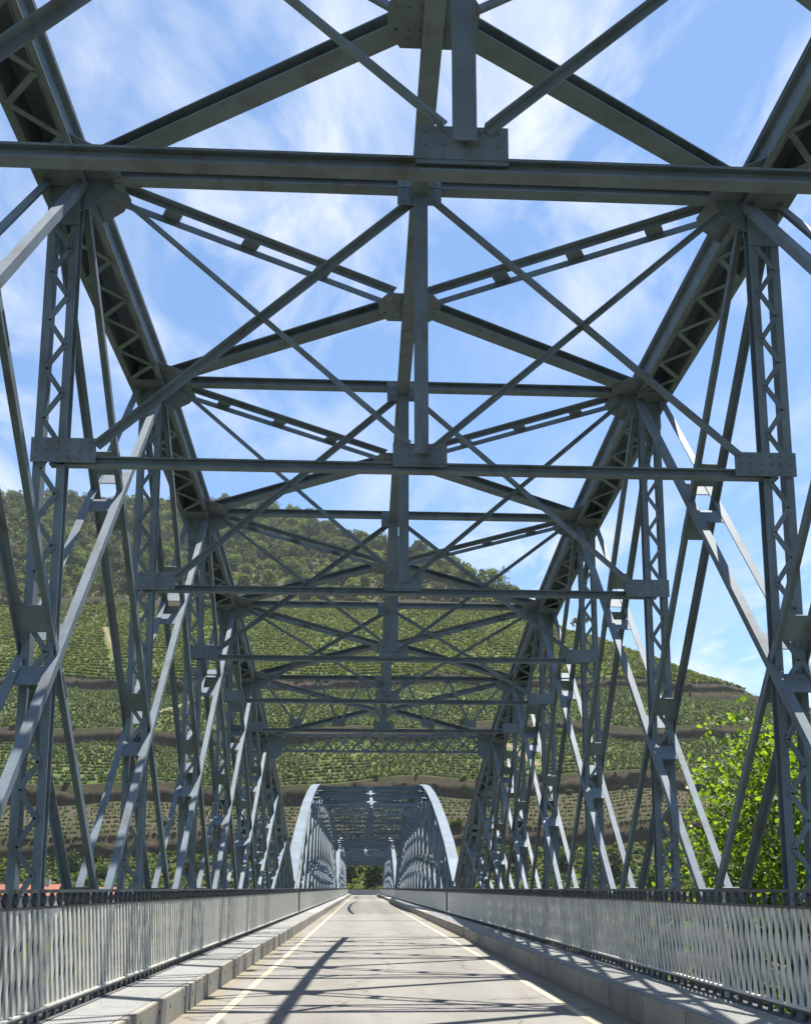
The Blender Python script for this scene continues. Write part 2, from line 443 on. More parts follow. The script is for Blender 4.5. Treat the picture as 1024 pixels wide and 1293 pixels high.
def build_span(root, i0, i1, near):
    P = PAN
    ms = M['steel'] if near else M['steel_far']
    U = (0, 0, 1)
    # ---- top chords, panel by panel
    for i in range(i0, i1):
        for s in (-1, 1):
            a = Vector((s * (HW + .03), i * P, nz(i) + 0.02)); b = Vector((s * (HW + .03), (i + 1) * P, nz(i + 1) + 0.02))
            d = (b - a).normalized(); up = Vector((1, 0, 0)).cross(d); up.normalize()
            if up.z < 0: up = -up
            mb = MB()
            for t in (-1, 1):
                off = Vector((t * 0.175, 0, 0))
                mb.bar(a + off, b + off, 0.022, 0.37, up)                        # side plate
                fl = Vector((t * 0.21, 0, 0)) - up * 0.178
                mb.bar(a + fl, b + fl, 0.07, 0.014, up)                          # bottom flange
                fl = Vector((t * 0.21, 0, 0)) + up * 0.150
                mb.bar(a + fl, b + fl, 0.07, 0.016, up)
            mb.bar(a + up * 0.196, b + up * 0.196, 0.48, 0.02, up)               # cover plate
            ch = mb.build('top_chord', ms, root)
            ln = (b - a).length
            n = 9
            lac = MB(); rv = MB()
            for k in range(n):
                t0, t1 = .35 + (ln - .7) * k / n, .35 + (ln - .7) * (k + 1) / n
                e = -1 if k % 2 else 1
                p = a + d * t0 + Vector((e * 0.18, 0, 0)) - up * 0.192
                q = a + d * t1 + Vector((-e * 0.18, 0, 0)) - up * 0.192
                if near and 0 <= i <= 3:
                    m2 = MB(); m2.bar(p, q, 0.055, 0.012, up); m2.build('lacing_bar', ms, ch)
                else:
                    lac.bar(p, q, 0.055, 0.012, up)
            for t0 in (0.0, ln - 0.34):
                c = a + d * (t0 + 0.17) - up * 0.193
                m2 = MB(); m2.plate([c + Vector((x, 0, 0)) + d * y for x, y in ((-.235, -.17), (.235, -.17), (.235, .17), (-.235, .17))], up, 0.012)
                m2.build('tie_plate', ms, ch)
            if near and 0 <= i <= 3:
                for t in (-1, 1):
                    for k in range(int(ln / 0.12)):
                        rv.rivet(a + d * (0.06 + k * 0.12) + Vector((-s * 0.187, 0, 0)) + up * (0.11 * t), (-s, 0, 0), 0.014)
            if lac.v: lac.build('lacing', ms, ch, 'stuff')
            if rv.v: rv.build('rivets', ms, ch, 'stuff')
    # ---- bottom chords and floor beams
    for s in (-1, 1):
        mb = MB()
        mb.bar((s * HW, i0 * P - .2, -0.28), (s * HW, i1 * P + .2, -0.28), 0.42, 0.5)
        mb.build('bottom_chord', ms, root)
    for i in range(i0, i1 + 1):
        mb = MB(); mb.prism((-HW + .2, i * P, -0.46), (HW - .2, i * P, -0.46), I_prof(0.2, 0.55, .02)); mb.build('floor_beam', ms, root)
    # ---- posts
    for i in range(i0, i1 + 1):
        if abs(i) > 8: continue
        zt = nz(i) - 0.17
        for s in (-1, 1):
            x = s * HW; y = i * P
            mb = MB()
            for t in (-1, 1):
                # two channels, web on the outer faces
                mb.prism((x + t * 0.110, y, -0.03), (x + t * 0.110, y, zt), C_prof(0.078, 0.125, 0.013, t), (0, 1, 0))
            for z0 in (0.25, zt - 0.42):
                mb.box(x - .155, x + .155, y - .078, y - .066, z0, z0 + .4)
            po = mb.build('post', ms, root)
            z = 0.68; k = 0; j = MB()
            step = 0.252 if near else 0.5
            while z + step < zt - 0.42:
                e = -1 if k % 2 else 1
                p = (x - e * 0.085, y - 0.069, z); q = (x + e * 0.085, y - 0.069, z + step)
                if near and 1 <= i <= 5:
                    m2 = MB(); m2.bar(p, q, 0.01, 0.05, (1, 0, 0)); m2.build('lacing_bar', ms, po)
                else:
                    j.bar(p, q, 0.01, 0.05 if near else 0.07, (1, 0, 0))
                z += step; k += 1
            if j.v:
                lb = j.build('lacing', ms, po, 'stuff')
    # ---- web diagonals (pairs of bars with tie plates)
    for k in range(i0 - 1, i1 + 2):
        if abs(k) > 8: continue
        for di in (-1.5, 1.5):
            f = k + di
            zf = FZ
            if abs(f) > 9:
                f = 9 * (1 if f > 0 else -1); zf = 0.9
            if f < i0 - .6 or f > i1 + .01: continue
            if k < i0 or k > i1: continue
            for s in (-1, 1):
                top = Vector((0, k * P, nz(k) - 0.05)); bot = Vector((0, f * P, zf))
                d = (top - bot).normalized(); up = Vector((1, 0, 0)).cross(d)
                if up.z < 0: up = -up
                par = None
                for t in (-1, 1):                   # t=-1 inner bar
                    x = s * (HW + t * (0.178 if di > 0 else 0.197))
                    off = Vector((x, 0, 0)) + up * 0.03
                    mb = MB()
                    a, b = bot + off, top + off
                    side = (b - a).normalized().cross(up)            # prism's own side direction
                    sgn = (-s * t) * (1 if side.x > 0 else -1)       # leg points to the middle of the truss
                    mb.prism(a, b, L_prof(0.085, 0.08, 0.013, sgn), up)
                    o = mb.build('diagonal_bar', ms, root)
                    if t < 0: par = o
                ln = (top - bot).length
                spots = [0.30, 0.37, 0.63, 0.70, 0.03] if near else [0.335, 0.665]
                for q in spots:
                    c = bot + d * (ln * q) + Vector((s * HW, 0, 0)) + up * 0.012
                    m2 = MB()
                    hl = 0.13 if q > .1 else 0.12
                    m2.plate([c + Vector((xx, 0, 0)) + d * yy for xx, yy in ((-.185, -hl), (.185, -hl), (.185, hl), (-.185, hl))], up, 0.012)
                    m2.build('tie_plate', ms, par)
    # ---- foot gussets at mid panels
    f = i0 + .5
    while f < i1:
        for s in (-1, 1):
            y = f * P
            for t in (-1, 1):
                mb = MB(); x = s * (HW + t * 0.205)
                mb.plate([(x, y - .42, -.05), (x, y + .42, -.05), (x, y + .42, .75), (x, y + .2, 1.16), (x, y - .2, 1.16), (x, y - .42, .75)], (1, 0, 0), 0.014)
                if near and 1 <= f <= 5:
                    for yy in (-.3, -.1, .1, .3):
                        for z in (.35, .55, .75):
                            mb.rivet((x - s * .007, y + yy, z), (-s, 0, 0))
                mb.build('foot_gusset', ms, root)
            mb = MB()
            mb.plate([(s * HW - .2, y - .1, 1.0), (s * HW + .2, y - .1, 1.0), (s * HW + .2, y - .1, 1.30), (s * HW - .2, y - .1, 1.30)], (0, 1, 0.2), 0.012)
            mb.plate([(s * HW - .2, y + .1, 1.0), (s * HW + .2, y + .1, 1.0), (s * HW + .2, y + .1, 1.30), (s * HW - .2, y + .1, 1.30)], (0, 1, -0.2), 0.012)
            mb.build('foot_plate', ms, root)
        f += 1
    # ---- cross frames
    for i in range(i0, i1 + 1):
        ai = abs(i)
        if ai > 6: continue
        y = i * P; zt = nz(i) + 0.0
        if ai == 6:
            mb = MB()
            z0, z1 = zt - 0.42, zt + 0.06
            for z in (z0, z1):
                mb.bar((-HW + .2, y, z), (HW - .2, y, z), 0.14, 0.06)
            po = mb.build('portal_girder', ms, root)
            n = 14; w = 2 * HW - .7
            for k in range(n):
                x0 = -w / 2 + w * k / n; x1 = x0 + w / n
                for a, b in ((z0, z1), (z1, z0)):
                    m2 = MB(); m2.bar((x0, y + (.02 if a < b else -.02), a), (x1, y + (.02 if a < b else -.02), b), 0.01, 0.05, (0, 0, 1)); m2.build('lacing_bar', ms, po)
            for s in (-1, 1):
                mb = MB(); mb.plate([(s * (HW - .25), y - .09, z0 - .25), (s * (HW - .25), y - .09, z1 + .1), (s * (HW - .62), y - .09, z1 + .1), (s * (HW - .62), y - .09, z0 - .02), (s * (HW - .45), y - .09, z0 - .25)], (0, 1, 0), 0.016)
                mb.build('portal_gusset', ms, root)
            continue
        # top strut
        mb = MB(); mb.prism((-HW + .16, y, zt), (HW - .16, y, zt), I_prof(0.13, 0.11)); mb.build('top_strut', ms, root)
        # sway strut: two angles and a web plate
        mb = MB(); mb.prism((-HW, y - .02, ZB - .05), (HW, y - .02, ZB - .05), I_prof(0.085, 0.09, 0.015)); mb.build('sway_strut', ms, root)
        # plates
        def plate(x0, x1, z0, z1, yy, name, rows=2, cut=0):
            mb = MB()
            pts = [(x0, yy, z0), (x1, yy, z0), (x1, yy, z1), (x0, yy, z1)]
            mb.plate(pts, (0, 1, 0), 0.014)
            if near and 0 <= i <= 3:
                nx = max(2, int(abs(x1 - x0) / 0.09))
                for a in range(nx):
                    for b in (0.15, 0.5, 0.85):
                        mb.rivet((x0 + (x1 - x0) * (a + .5) / nx, yy - .007, z0 + (z1 - z0) * b), (0, -1, 0), 0.015)
            return mb.build(name, ms, root)
        for s in (-1, 1):
            plate(s * (HW + .16), s * (HW - .44), ZB - .09, ZB + .15, y - 0.10, 'sway_gusset')
            # big corner plate under the chord
            mb = MB(); xi = s * (HW - .17)
            mb.plate([(xi, y - .03, zt + .16), (xi - s * .28, y - .03, zt + .10), (xi - s * .28, y - .03, zt - .14), (xi - s * .12, y - .03, zt - .34), (xi + s * .05, y - .03, zt - .42)], (0, 1, 0), 0.014)
            mb.build('corner_gusset', ms, root)
        plate(-.26, .26, ZB - .045, ZB + .19, y - .05, 'centre_gusset')
        plate(-.22, .22, zt - .24, zt + .04, y - .05, 'centre_gusset')
        # vertical
        mb = MB(); mb.bar((0.055, y - .075, ZB + .07), (0.055, y - .075, zt - .02), 0.05, 0.04, (0, 1, 0)); mb.bar((-.0, y - .095, ZB + .07), (-.0, y - .095, zt - .02), 0.115, 0.012, (0, 1, 0))
        mb.build('frame_vertical', ms, root)
        if ai == 5:
            xs = [1, .71, .535, .36, .18, 0]
            lv = [1, 0, 1, 0, 1, 0]
            for s in (-1, 1):
                for k in range(5):
                    mb = MB(); mb.bar((s * xs[k] * (HW - .35), y, zt - .03 if lv[k] else ZB + .12), (s * xs[k + 1] * (HW - .35), y, zt - .03 if lv[k + 1] else ZB + .12), 0.05, 0.07, (0, 1, 0))
                    mb.build('sway_brace', ms, root)
                for xx in (.71, .36):
                    plate(s * xx * (HW - .35) - .16, s * xx * (HW - .35) + .16, ZB + .055, ZB + .24, y - .04, 'sway_gusset')
        else:
            for s in (-1, 1):
                mb = MB()   # from top centre to the sway gusset
                mb.prism((s * .10, y + .03, zt - .14), (s * (HW - .42), y - .085, ZB + .10), L_prof(.075, .065, .012, 1), (0, 1, 0)); mb.build('sway_brace', ms, root)
                mb = MB()   # from the corner to the centre of the strut
                mb.prism((s * (HW - .34), y + .0, zt - .10), (s * .12, y - .07, ZB + .16), L_prof(.055, .05, .010, 1), (0, 1, 0)); mb.build('sway_brace', ms, root)
    # ---- top lateral bracing
    for i in range(i0, i1):
        if max(abs(i), abs(i + 1)) > 6: continue
        y0, y1 = i * P, (i + 1) * P; yc = (y0 + y1) / 2
        z0, z1 = nz(i) + .02, nz(i + 1) + .02; zc = (z0 + z1) / 2
        dbl_first = i >= 0
        for s in (-1, 1):
            for first in (True, False):
                yy, zz_ = (y0, z0) if first else (y1, z1)
                a = Vector((s * (HW - .17), yy + (.08 if first else -.08), zz_)); c = Vector((s * .25, yc + (-.13 if first else .13), zc))
                mb = MB()
                if first == dbl_first:
                    d = (c - a).normalized(); sd = d.cross(Vector(U)).normalized()
                    for t in (-1, 1):
                        mb.prism(a + sd * t * .10, c + sd * t * .10, L_prof(.075, .07, .014, t))
                    o = mb.build('lateral_brace', ms, root)
                    for q in (.25, .5, .75):
                        m2 = MB(); cc = a + (c - a) * q
                        m2.bar(cc - d * .09, cc + d * .09, .22, .02); m2.build('batten_plate', ms, o)
                else:
                    mb.prism(a, c, I_prof(.19, .13, .014))
                    mb.build('lateral_brace', ms, root)
        mb = MB()
        oc = [(-.37, -.12), (-.26, -.27), (.26, -.27), (.37, -.12), (.37, .12), (.26, .27), (-.26, .27), (-.37, .12)]
        sl_ = (z1 - z0) / P
        mb.plate([(x, yc + yy, zc - .075 + yy * sl_) for x, yy in oc], (0, -sl_, 1), .014)
        if near and 0 <= i <= 3:
            for x in (-.3, -.2, -.1, .1, .2, .3):
                for yy in (-.1, .1, -.19 if abs(x) < .25 else .1, .19 if abs(x) < .25 else .1):
                    mb.rivet((x, yc + yy, zc - .082 + yy * sl_), (0, sl_, -1))
        mb.build('bracing_gusset', ms, root)
        for first in (True, False):
            for s in (-1, 1):
                yy, zz_ = (y0, z0) if first else (y1, z1)
                e = 1 if first else -1
                mb = MB(); x = s * (HW - .16)
                pts = [(x, yy + e * .02), (x, yy + e * .62), (x - s * .28, yy + e * .42), (x - s * .40, yy + e * .25), (x - s * .36, yy + e * .02)]
                mb.plate([(px, py, zz_ - .075 + (py - yy) * sl_) for px, py in pts], (0, -sl_, 1), .012)
                mb.build('bracing_gusset', ms, root)
        mb = MB()
        mb.prism((0, y0, z0 - .13), (0, y1, z1 - .13), I_prof(.17, .09, .014)); mb.bar((0, y0 + .06, z0 - .13), (0, y1 - .06, z1 - .13), .1, .05)
        mb.build('centre_strut', ms, root)


# ------------------------------------------------------------------ road, kerbs, walkways
def sheet(name, x0, x1, y0, y1, z, m, kind='structure', ny=1):
    V = []; F = []
    for k in range(ny + 1):
        y = y0 + (y1 - y0) * k / ny
        V += [(x0, y, z), (x1, y, z)]
    for k in range(ny):
        F.append((2 * k, 2 * k + 1, 2 * k + 3, 2 * k + 2))
    me = bpy.data.meshes.new(name); me.from_pydata(V, [], F); me.materials.append(m)
    return link(name, me, None, kind)


YB = -16.0
mb = MB(); mb.box(XKL, XKR, YB, YEND, -0.22, 0.0)
road = mb.build('road', M['road'], None, 'structure')
for x in (-1.48, 2.35):
    sheet('road_line', x - .05, x + .05, YB, YEND - 1, 0.004, M['line'], None).parent = road
for yj in (Y0 + HALF + GAP / 2, Y0 + 3 * HALF + 1.5 * GAP, YEND - .3):
    mb = MB(); mb.box(XKL, XKR, yj - .09, yj + .09, -.01, .006); mb.build('expansion_joint', M['dark'], road)

BL = PAN / 3
for nm, xk, xr in (('left', XKL, XRL), ('right', XKR, XRR)):
    s = -1 if xk < 0 else 1
    # far kerb as one run, near kerb in blocks
    yn = 40.0
    mb = MB()
    xa, xb = sorted((xk, xk + s * .075))
    mb.box(xa, xb, yn, YEND, -.2, KZ)
    kerb = mb.build('kerb', M['kerb'], None, 'structure')
    me = None
    y = YB
    k = 0
    while y < yn - .2:
        if me is None:
            b = MB(); b.box(xa, xb, .0035, BL - .0035, -.2, KZ)
            me = b.mesh('kerb_block', [M['kerb'], M['dark']])
            bm = bmesh.new(); bm.from_mesh(me)
            bmesh.ops.bevel(bm, geom=bm.edges, offset=.007, segments=2, affect='EDGES'); bm.to_mesh(me); bm.free()
            b2 = MB()
            for yy in (.25, BL - .25):
                b2.cyl((xk + s * .004, yy, .17), (xk - s * .003, yy, .17), .022, n=8)
            bme = b2.mesh('bolt_hole', M['dark'])
        o = link('kerb_block', me, kerb, None, (random.uniform(-.004, .004), y, random.uniform(-.004, .003)))
        if y > 3 and y < 30 and s < 0:
            link('bolt_hole', bme, o)
        y += BL; k += 1
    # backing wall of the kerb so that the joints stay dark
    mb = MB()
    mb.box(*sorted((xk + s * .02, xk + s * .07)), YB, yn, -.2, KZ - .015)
    # walkway slab under the grating
    mb.box(*sorted((xk + s * .077, xr + s * .22)), YB, YEND, KZ - .16, KZ - .045)
    wk = mb.build('walkway', M['slab'], None, 'structure')
    gx0, gx1 = sorted((xk + s * .08, xr - s * .06))
    n = 20
    g = MB()
    for q in range(n):
        x = gx0 + (gx1 - gx0) * (q + .5) / n
        g.box(x - .0085, x + .0085, .008, BL - .008, KZ - .03, KZ - .001)
    for q in range(12):
        yy = .05 + (BL - .1) * q / 11
        g.box(gx0, gx1, yy - .004, yy + .004, KZ - .028, KZ - .003)
    gm = g.mesh('grating_panel', M['grating'])
    y = YB
    while y < 44:
        link('grating_panel', gm, wk, None, (0, y, 0)); y += BL
    mb = MB(); mb.box(gx0, gx1, 44.2, YEND, KZ - .03, KZ - .002)
    mb.build('grating', M['grating'], wk)
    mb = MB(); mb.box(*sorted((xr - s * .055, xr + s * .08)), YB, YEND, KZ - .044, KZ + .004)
    mb.build('walkway_shade_strip', M['slab'], wk)  # dark strip painting in the shaded gap under the railing

# ------------------------------------------------------------------ railings
TZ = EYE - 0.01     # top of the rail


def lattice_bar_mesh(lean, xoff, s):
    z0, z1 = KZ + .115, TZ - .155
    run = (z1 - z0) * .13 / .53 * lean
    w = .0265
    t = .005
    V = []
    for x in (xoff - t, xoff + t):
        V += [(x, -run / 2 - w, z0), (x, -run / 2 + w, z0), (x, run / 2 + w, z1), (x, run / 2 - w, z1)]
    return V, [(0, 1, 2, 3), (7, 6, 5, 4), (0, 4, 5, 1), (1, 5, 6, 2), (2, 6, 7, 3), (3, 7, 4, 0)]


def railing(x, s, y0, y1, label, near):
    r = thing('railing', (x, y0, 0), label, 'railing', 'railings along the bridge walkways')
    ln = y1 - y0
    mb = MB()
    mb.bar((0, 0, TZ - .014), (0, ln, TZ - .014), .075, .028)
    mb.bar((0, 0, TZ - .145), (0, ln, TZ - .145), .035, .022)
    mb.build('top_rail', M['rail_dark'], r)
    mb = MB()
    mb.bar((0, 0, KZ + .100), (0, ln, KZ + .100), .05, .018)
    mb.build('bottom_rail', M['rail'], r)
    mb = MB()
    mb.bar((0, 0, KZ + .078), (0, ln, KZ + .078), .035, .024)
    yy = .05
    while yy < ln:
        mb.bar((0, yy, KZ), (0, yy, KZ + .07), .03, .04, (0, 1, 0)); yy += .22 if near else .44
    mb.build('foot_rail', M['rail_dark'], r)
    # frieze of small turned spindles
    mb = MB(); yy = .07
    pitch = .105 if near else .21
    seg = 8 if near else 5
    while yy < ln:
        prev = None
        lev = [(TZ - .136, .012), (TZ - .115, .022), (TZ - .082, .031), (TZ - .050, .022), (TZ - .028, .012)]
        V = []; F = []
        for z, rr in lev:
            V += [(rr * math.cos(2 * math.pi * k / seg), yy + rr * math.sin(2 * math.pi * k / seg), z) for k in range(seg)]
        for q in range(4):
            F += [(q * seg + k, q * seg + (k + 1) % seg, (q + 1) * seg + (k + 1) % seg, (q + 1) * seg + k) for k in range(seg)]
        mb.add(V, F); yy += pitch * 2 if near else pitch * 2
    mb.build('spindle_frieze', M['rail_dark'], r, 'stuff')
    # lattice
    Va, Fa = lattice_bar_mesh(1, -.007, s); Vb, Fb = lattice_bar_mesh(-1, .007, s)
    pitch = .13
    n = int((ln - .3) / pitch)
    if near:
        a = MB(); a.add(Va, Fa); ma = a.mesh('lattice_bar', M['rail'])
        b = MB(); b.add(Vb, Fb); mb_ = b.mesh('lattice_bar', M['rail'])
        k0 = int((5.4 - y0) / pitch)
    rest = MB()
    for k in range(n):
        yy = .15 + pitch * k
        if near and k0 <= k < k0 + 148:
            link('lattice_bar', ma, r, None, (random.uniform(-.002, .002), yy + random.uniform(-.006, .006), 0))
            link('lattice_bar', mb_, r, None, (random.uniform(-.002, .002), yy + random.uniform(-.006, .006), 0))
        else:
            for V, F in ((Va, Fa), (Vb, Fb)):
                rest.add([(p[0], p[1] + yy, p[2]) for p in V], F)
    rest.build('lattice', M['rail'], r, 'stuff')
    yy = 0.04
    sm = MB(); sm.bar((s * .03, 0, KZ), (s * .03, 0, TZ - .03), .05, .05, (0, 1, 0)); sm.bar((s * .03, 0, KZ + .0), (s * .16, 0, KZ + .0), .04, .02); sm.bar((s * .15, 0, KZ - .02), (s * .04, 0, KZ + .45), .03, .02)
    smm = sm.mesh('stanchion', M['rail'])
    while yy < ln:
        link('stanchion', smm, r, None, (0, yy, 0)); yy += BL * 2 if near else BL * 4
    for yy in (-.02, ln + .02):
        e = MB(); e.bar((0, yy, KZ), (0, yy, TZ + .01), .08, .05, (0, 1, 0)); e.build('end_post', M['rail_dark'], r)
    return r


YS = [Y0 + HALF + GAP / 2, Y0 + 3 * HALF + 1.5 * GAP, YEND]
for x, s, side in ((XRL, -1, 'left'), (XRR, 1, 'right')):
    wk = 'along the sunlit walkway with cream kerb' if s < 0 else 'along the shaded walkway'
    railing(x, s, -6, YS[0] - .1, 'pale lattice railing of the near span ' + wk, True)
    railing(x, s, YS[0] + .1, YS[1] - .1, 'pale lattice railing of the middle span ' + wk, False)
    railing(x, s, YS[1] + .1, YS[2], 'pale lattice railing of the farthest span ' + wk, False)

# ------------------------------------------------------------------ truss spans
sp1 = thing('truss_span', (XC, SPANS[0], 0), 'blue grey steel truss span arching overhead with laced posts and crossed bracing', 'bridge span', 'truss spans of the road bridge')
build_span(sp1, -3, 9, True)
sp2 = thing('truss_span', (XC, SPANS[1], 0), 'middle steel truss span framed by the lattice portal, with two sunlit arched chords', 'bridge span', 'truss spans of the road bridge')
build_span(sp2, -9, 9, False)


def copy_tree(o, parent=None):
    c = o.copy(); COL.objects.link(c)
    if parent: c.parent = parent
    for ch in list(o.children):
        copy_tree(ch, c)
    return c


sp3 = copy_tree(sp2)
sp3.location = (XC, SPANS[2], 0)
sp3['label'] = 'farthest steel truss span, seen through the middle span before the dark trees'

# river piers
for k, y in enumerate((Y0 + HALF + GAP / 2, Y0 + 3 * HALF + 1.5 * GAP)):
    mb = MB()
    mb.box(-HW - .9, HW + .9, -1.3, 1.3, -17.5, -1.2); mb.box(-HW - 1.2, HW + 1.2, -1.6, 1.6, -1.2, -.56)
    p = mb.build('bridge_pier', M['stone'], None); p.location = (XC, y, 0)
    tag(p, ('granite pier under the near end of the middle span', 'granite pier under the near end of the farthest span')[k], 'pier', 'bridge piers in the river')

# ------------------------------------------------------------------ terrain
CX = np.array([-2500, -900, -420, -236, -140, -84, -61, -27, 6, 35, 57, 70, 77, 87, 105, 122, 134, 144, 165, 220, 420, 2500], float)
CZ = np.array([150, 230, 256, 262, 266, 266, 256, 223, 200, 184, 165, 147, 133, 115, 100, 84, 73.5, 65, 50, 30, 10, 5], float)


def crest(X):
    return np.interp(X, CX, CZ)


# (s, z, zone of the strip that starts here)   zones: 0 grass 1 soil 2 wall 3 vines soil 4 forest 5 track
PROF = [(-1500, -9, 0), (-200, -9, 0), (18, -9, 0), (30, -10, 0), (42, -18.5, 0), (100, -19, 0), (158, -18.5, 0), (166, -6.5, 0), (178, -4.5, 0), (180.2, -.25, 5),
        (191, -.2, 0), (196, 1.0, 1), (204, 3.6, 1), (212, 7.0, 2), (214, 11.6, 1), (222, 16.2, 1), (232, 20.7, 2), (234, 25.6, 3), (250, 33.2, 3), (266, 40.6, 2),
        (268.2, 45.2, 3), (290, 55.8, 3), (315.6, 67.1, 2), (318.5, 71.6, 3), (340, 84.2, 3), (365, 98, 3), (390, 111.8, 3), (416, 126.2, 2), (417.2, 130.2, 5),
        (422, 130.6, 4), (450, 149, 4), (500, 182, 4), (560, 221.6, 4), (620, 261, 4), (660, 287, 4), (760, 300, 4), (2600, 300, 4)]
PS = np.array([p[0] for p in PROF], float); PZ = np.array([p[1] for p in PROF], float)


def shiftw(X, s):
    t = np.clip((X + 70) / 110, 0, 1); t = t * t * (3 - 2 * t)
    a = 9 * t + 2.2 * np.sin(X / 23 + s * .02) + 1.2 * np.sin(X / 9.0 + 1.3 + s * .05)
    m = np.interp(s, [196, 212, 300, 330, 400, 430, 520], [0, 1, 1, .45, .35, .2, .6])
    return a * m


def surf(X, s):
    X = np.asarray(X, float); s = np.asarray(s, float)
    sh = shiftw(X, s)
    z = np.interp(s, PS, PZ) + .5 * sh
    hillmask = np.clip((s - 200) / 30, 0, 1)
    z = z + hillmask * (.5 * np.sin(X / 11 + s / 17) + .35 * np.sin(X / 5.3 - s / 9) + 2.5 * np.sin(X / 47 + 1) * np.clip((s - 420) / 80, 0, 1))
    c = crest(X) + .8 * np.sin(X / 7.0) * hillmask
    k = 4.0
    m = np.minimum(z, c)
    zz_ = m - k * np.log(np.exp(-(z - m) / k) + np.exp(-(c - m) / k))
    z = np.where(s > 200, zz_, z)
    return s + sh, z


rows = []
for a, b in zip(PROF[:-1], PROF[1:]):
    n = 1 if (b[0] - a[0] < 3 or a[0] < 0 or a[0] > 700) else max(1, int((b[0] - a[0]) / 5))
    for k in range(n):
        rows.append((a[0] + (b[0] - a[0]) * k / n, a[2]))
rows.append((2600, 4))
cols = np.concatenate([[-2500, -1500, -900, -600], np.arange(-420, 421, 3.0), [600, 900, 1500, 2500]])
S = np.array([r[0] for r in rows]); Z = [r[1] for r in rows]
XX, SS = np.meshgrid(cols, S)
YY, ZZ = surf(XX, SS)
V = np.stack([XX, YY, ZZ], -1).reshape(-1, 3)
nc = len(cols); nr = len(S)
ii = np.arange(nr - 1)[:, None] * nc + np.arange(nc - 1)[None, :]
F = np.stack([ii, ii + 1, ii + nc + 1, ii + nc], -1).reshape(-1, 4)
mi = np.repeat(np.array([z for z in Z[:-1]]), nc - 1)
hill = link('hill', npmesh('hill', V, F, [M['grass'], M['soil'], M['bank'], M['vsoil'], M['forest'], M['track']], mi), None, 'structure')
hill.data.shade_smooth()
me = bpy.data.meshes.new('river')
me.from_pydata([(-2500, 36, -16), (2500, 36, -16), (2500, 172, -16), (-2500, 172, -16)], [], [(0, 1, 2, 3)]); me.materials.append(M['water'])
link('river', me, None, 'structure')

# terrace walls: thick dry stone strips standing against the steps
WALLS = [(212, 214, -260, 150, 'lowest dark dry stone terrace wall just above the bridge railings'),
         (232, 234, -260, 150, 'dark terrace wall directly behind the arched top of the middle span'),
         (266, 268.2, -260, 150, 'dark terrace wall halfway up the lower vineyard, third from the bottom'),
         (315.6, 318.5, -260, 135, 'highest dark terrace wall, under the bright green upper vineyard')]
for sa, sb, xa, xb, lab in WALLS:
    xs = np.arange(xa, xb, 2.0)
    ya, za = surf(xs, np.full_like(xs, sa)); yb, zb = surf(xs, np.full_like(xs, sb))
    jit = rng.normal(0, .2, len(xs)); top = za + (zb - za) * np.clip(.70 + .22 * np.sin(xs / 8.5 + sa) * np.sin(xs / 21 + 2 * sa) + rng.normal(0, .07, len(xs)), .3, 1.0)
    mid = (za + top) / 2
    prof = [(ya - .55 + jit, za - .6), (ya - .25 - jit * .7, mid), (ya + .0 + jit * .5, top), (ya + .9, top + .05), (ya + 1.3, za - .6)]
    V = np.concatenate([np.stack([xs, p[0], p[1]], -1) for p in prof])
    n = len(xs); F = []
    k = np.arange(n - 1)
    for r in range(4):
        F.append(np.stack([k + r * n, k + 1 + r * n, k + 1 + (r + 1) * n, k + (r + 1) * n], -1))
    o = link('terrace_wall', npmesh('terrace_wall', V, np.concatenate(F), [M['wall']]))
    tag(o, lab, 'terrace wall', 'terrace walls on the hillside')
xs = np.arange(110, 150, 2.0)
ya, za = surf(xs, np.full_like(xs, 302.0))
V = np.concatenate([np.stack([xs, ya - .8, za - .5], -1), np.stack([xs, ya - .3, za + 1.9], -1), np.stack([xs, ya + 1.5, za + 1.9], -1), np.stack([xs, ya + 3.5, za + .5], -1)])
n = len(xs); k = np.arange(n - 1)
F = np.concatenate([np.stack([k + r * n, k + 1 + r * n, k + 1 + (r + 1) * n, k + (r + 1) * n], -1) for r in range(3)])
tag(link('terrace_wall', npmesh('terrace_wall', V, F, [M['wall']])), 'short low terrace wall beside the laced post above the leafy tree', 'terrace wall', 'terrace walls on the hillside')

# ------------------------------------------------------------------ vines
def clumps(xs, ys, zs, size, nq=3, squash=.8, seed=1):
    r = np.random.default_rng(seed)
    n = len(xs)
    allV = []
    for q in range(nq):
        ang = r.uniform(0, 2 * np.pi, n); tilt = r.uniform(.25, 1.3, n)
        sz = size * r.uniform(.65, 1.25, n)
        c = np.stack([xs + r.normal(0, .25, n) * size, ys + r.normal(0, .13, n) * size, zs + size * r.uniform(.3, .9, n) * squash], -1)
        u = np.stack([np.cos(ang), np.sin(ang), np.zeros(n)], -1)
        v = np.stack([-np.sin(ang) * np.cos(tilt), np.cos(ang) * np.cos(tilt), np.sin(tilt)], -1)
        a = sz[:, None] * .55
        allV.append(np.stack([c - u * a - v * a * .7, c + u * a * .8 - v * a, c + u * a + v * a * .8, c - u * a * .7 + v * a], 1))
    V = np.concatenate(allV).reshape(-1, 3)
    F = np.arange(len(V)).reshape(-1, 4)
    return V, F


PATHS = [((-88.7, 336), (-104, 378)), ((-66, 280), (-51, 304)), ((40, 262), (48, 240))]


def near_path(X, Sx, w):
    m = np.zeros(len(X), bool)
    for (xa, sa), (xb, sb) in PATHS:
        dx, ds = xb - xa, sb - sa
        t = np.clip(((X - xa) * dx + (Sx - sa) * ds) / (dx * dx + ds * ds), 0, 1)
        m |= (X - xa - t * dx) ** 2 + (Sx - sa - t * ds) ** 2 < w * w
    return m


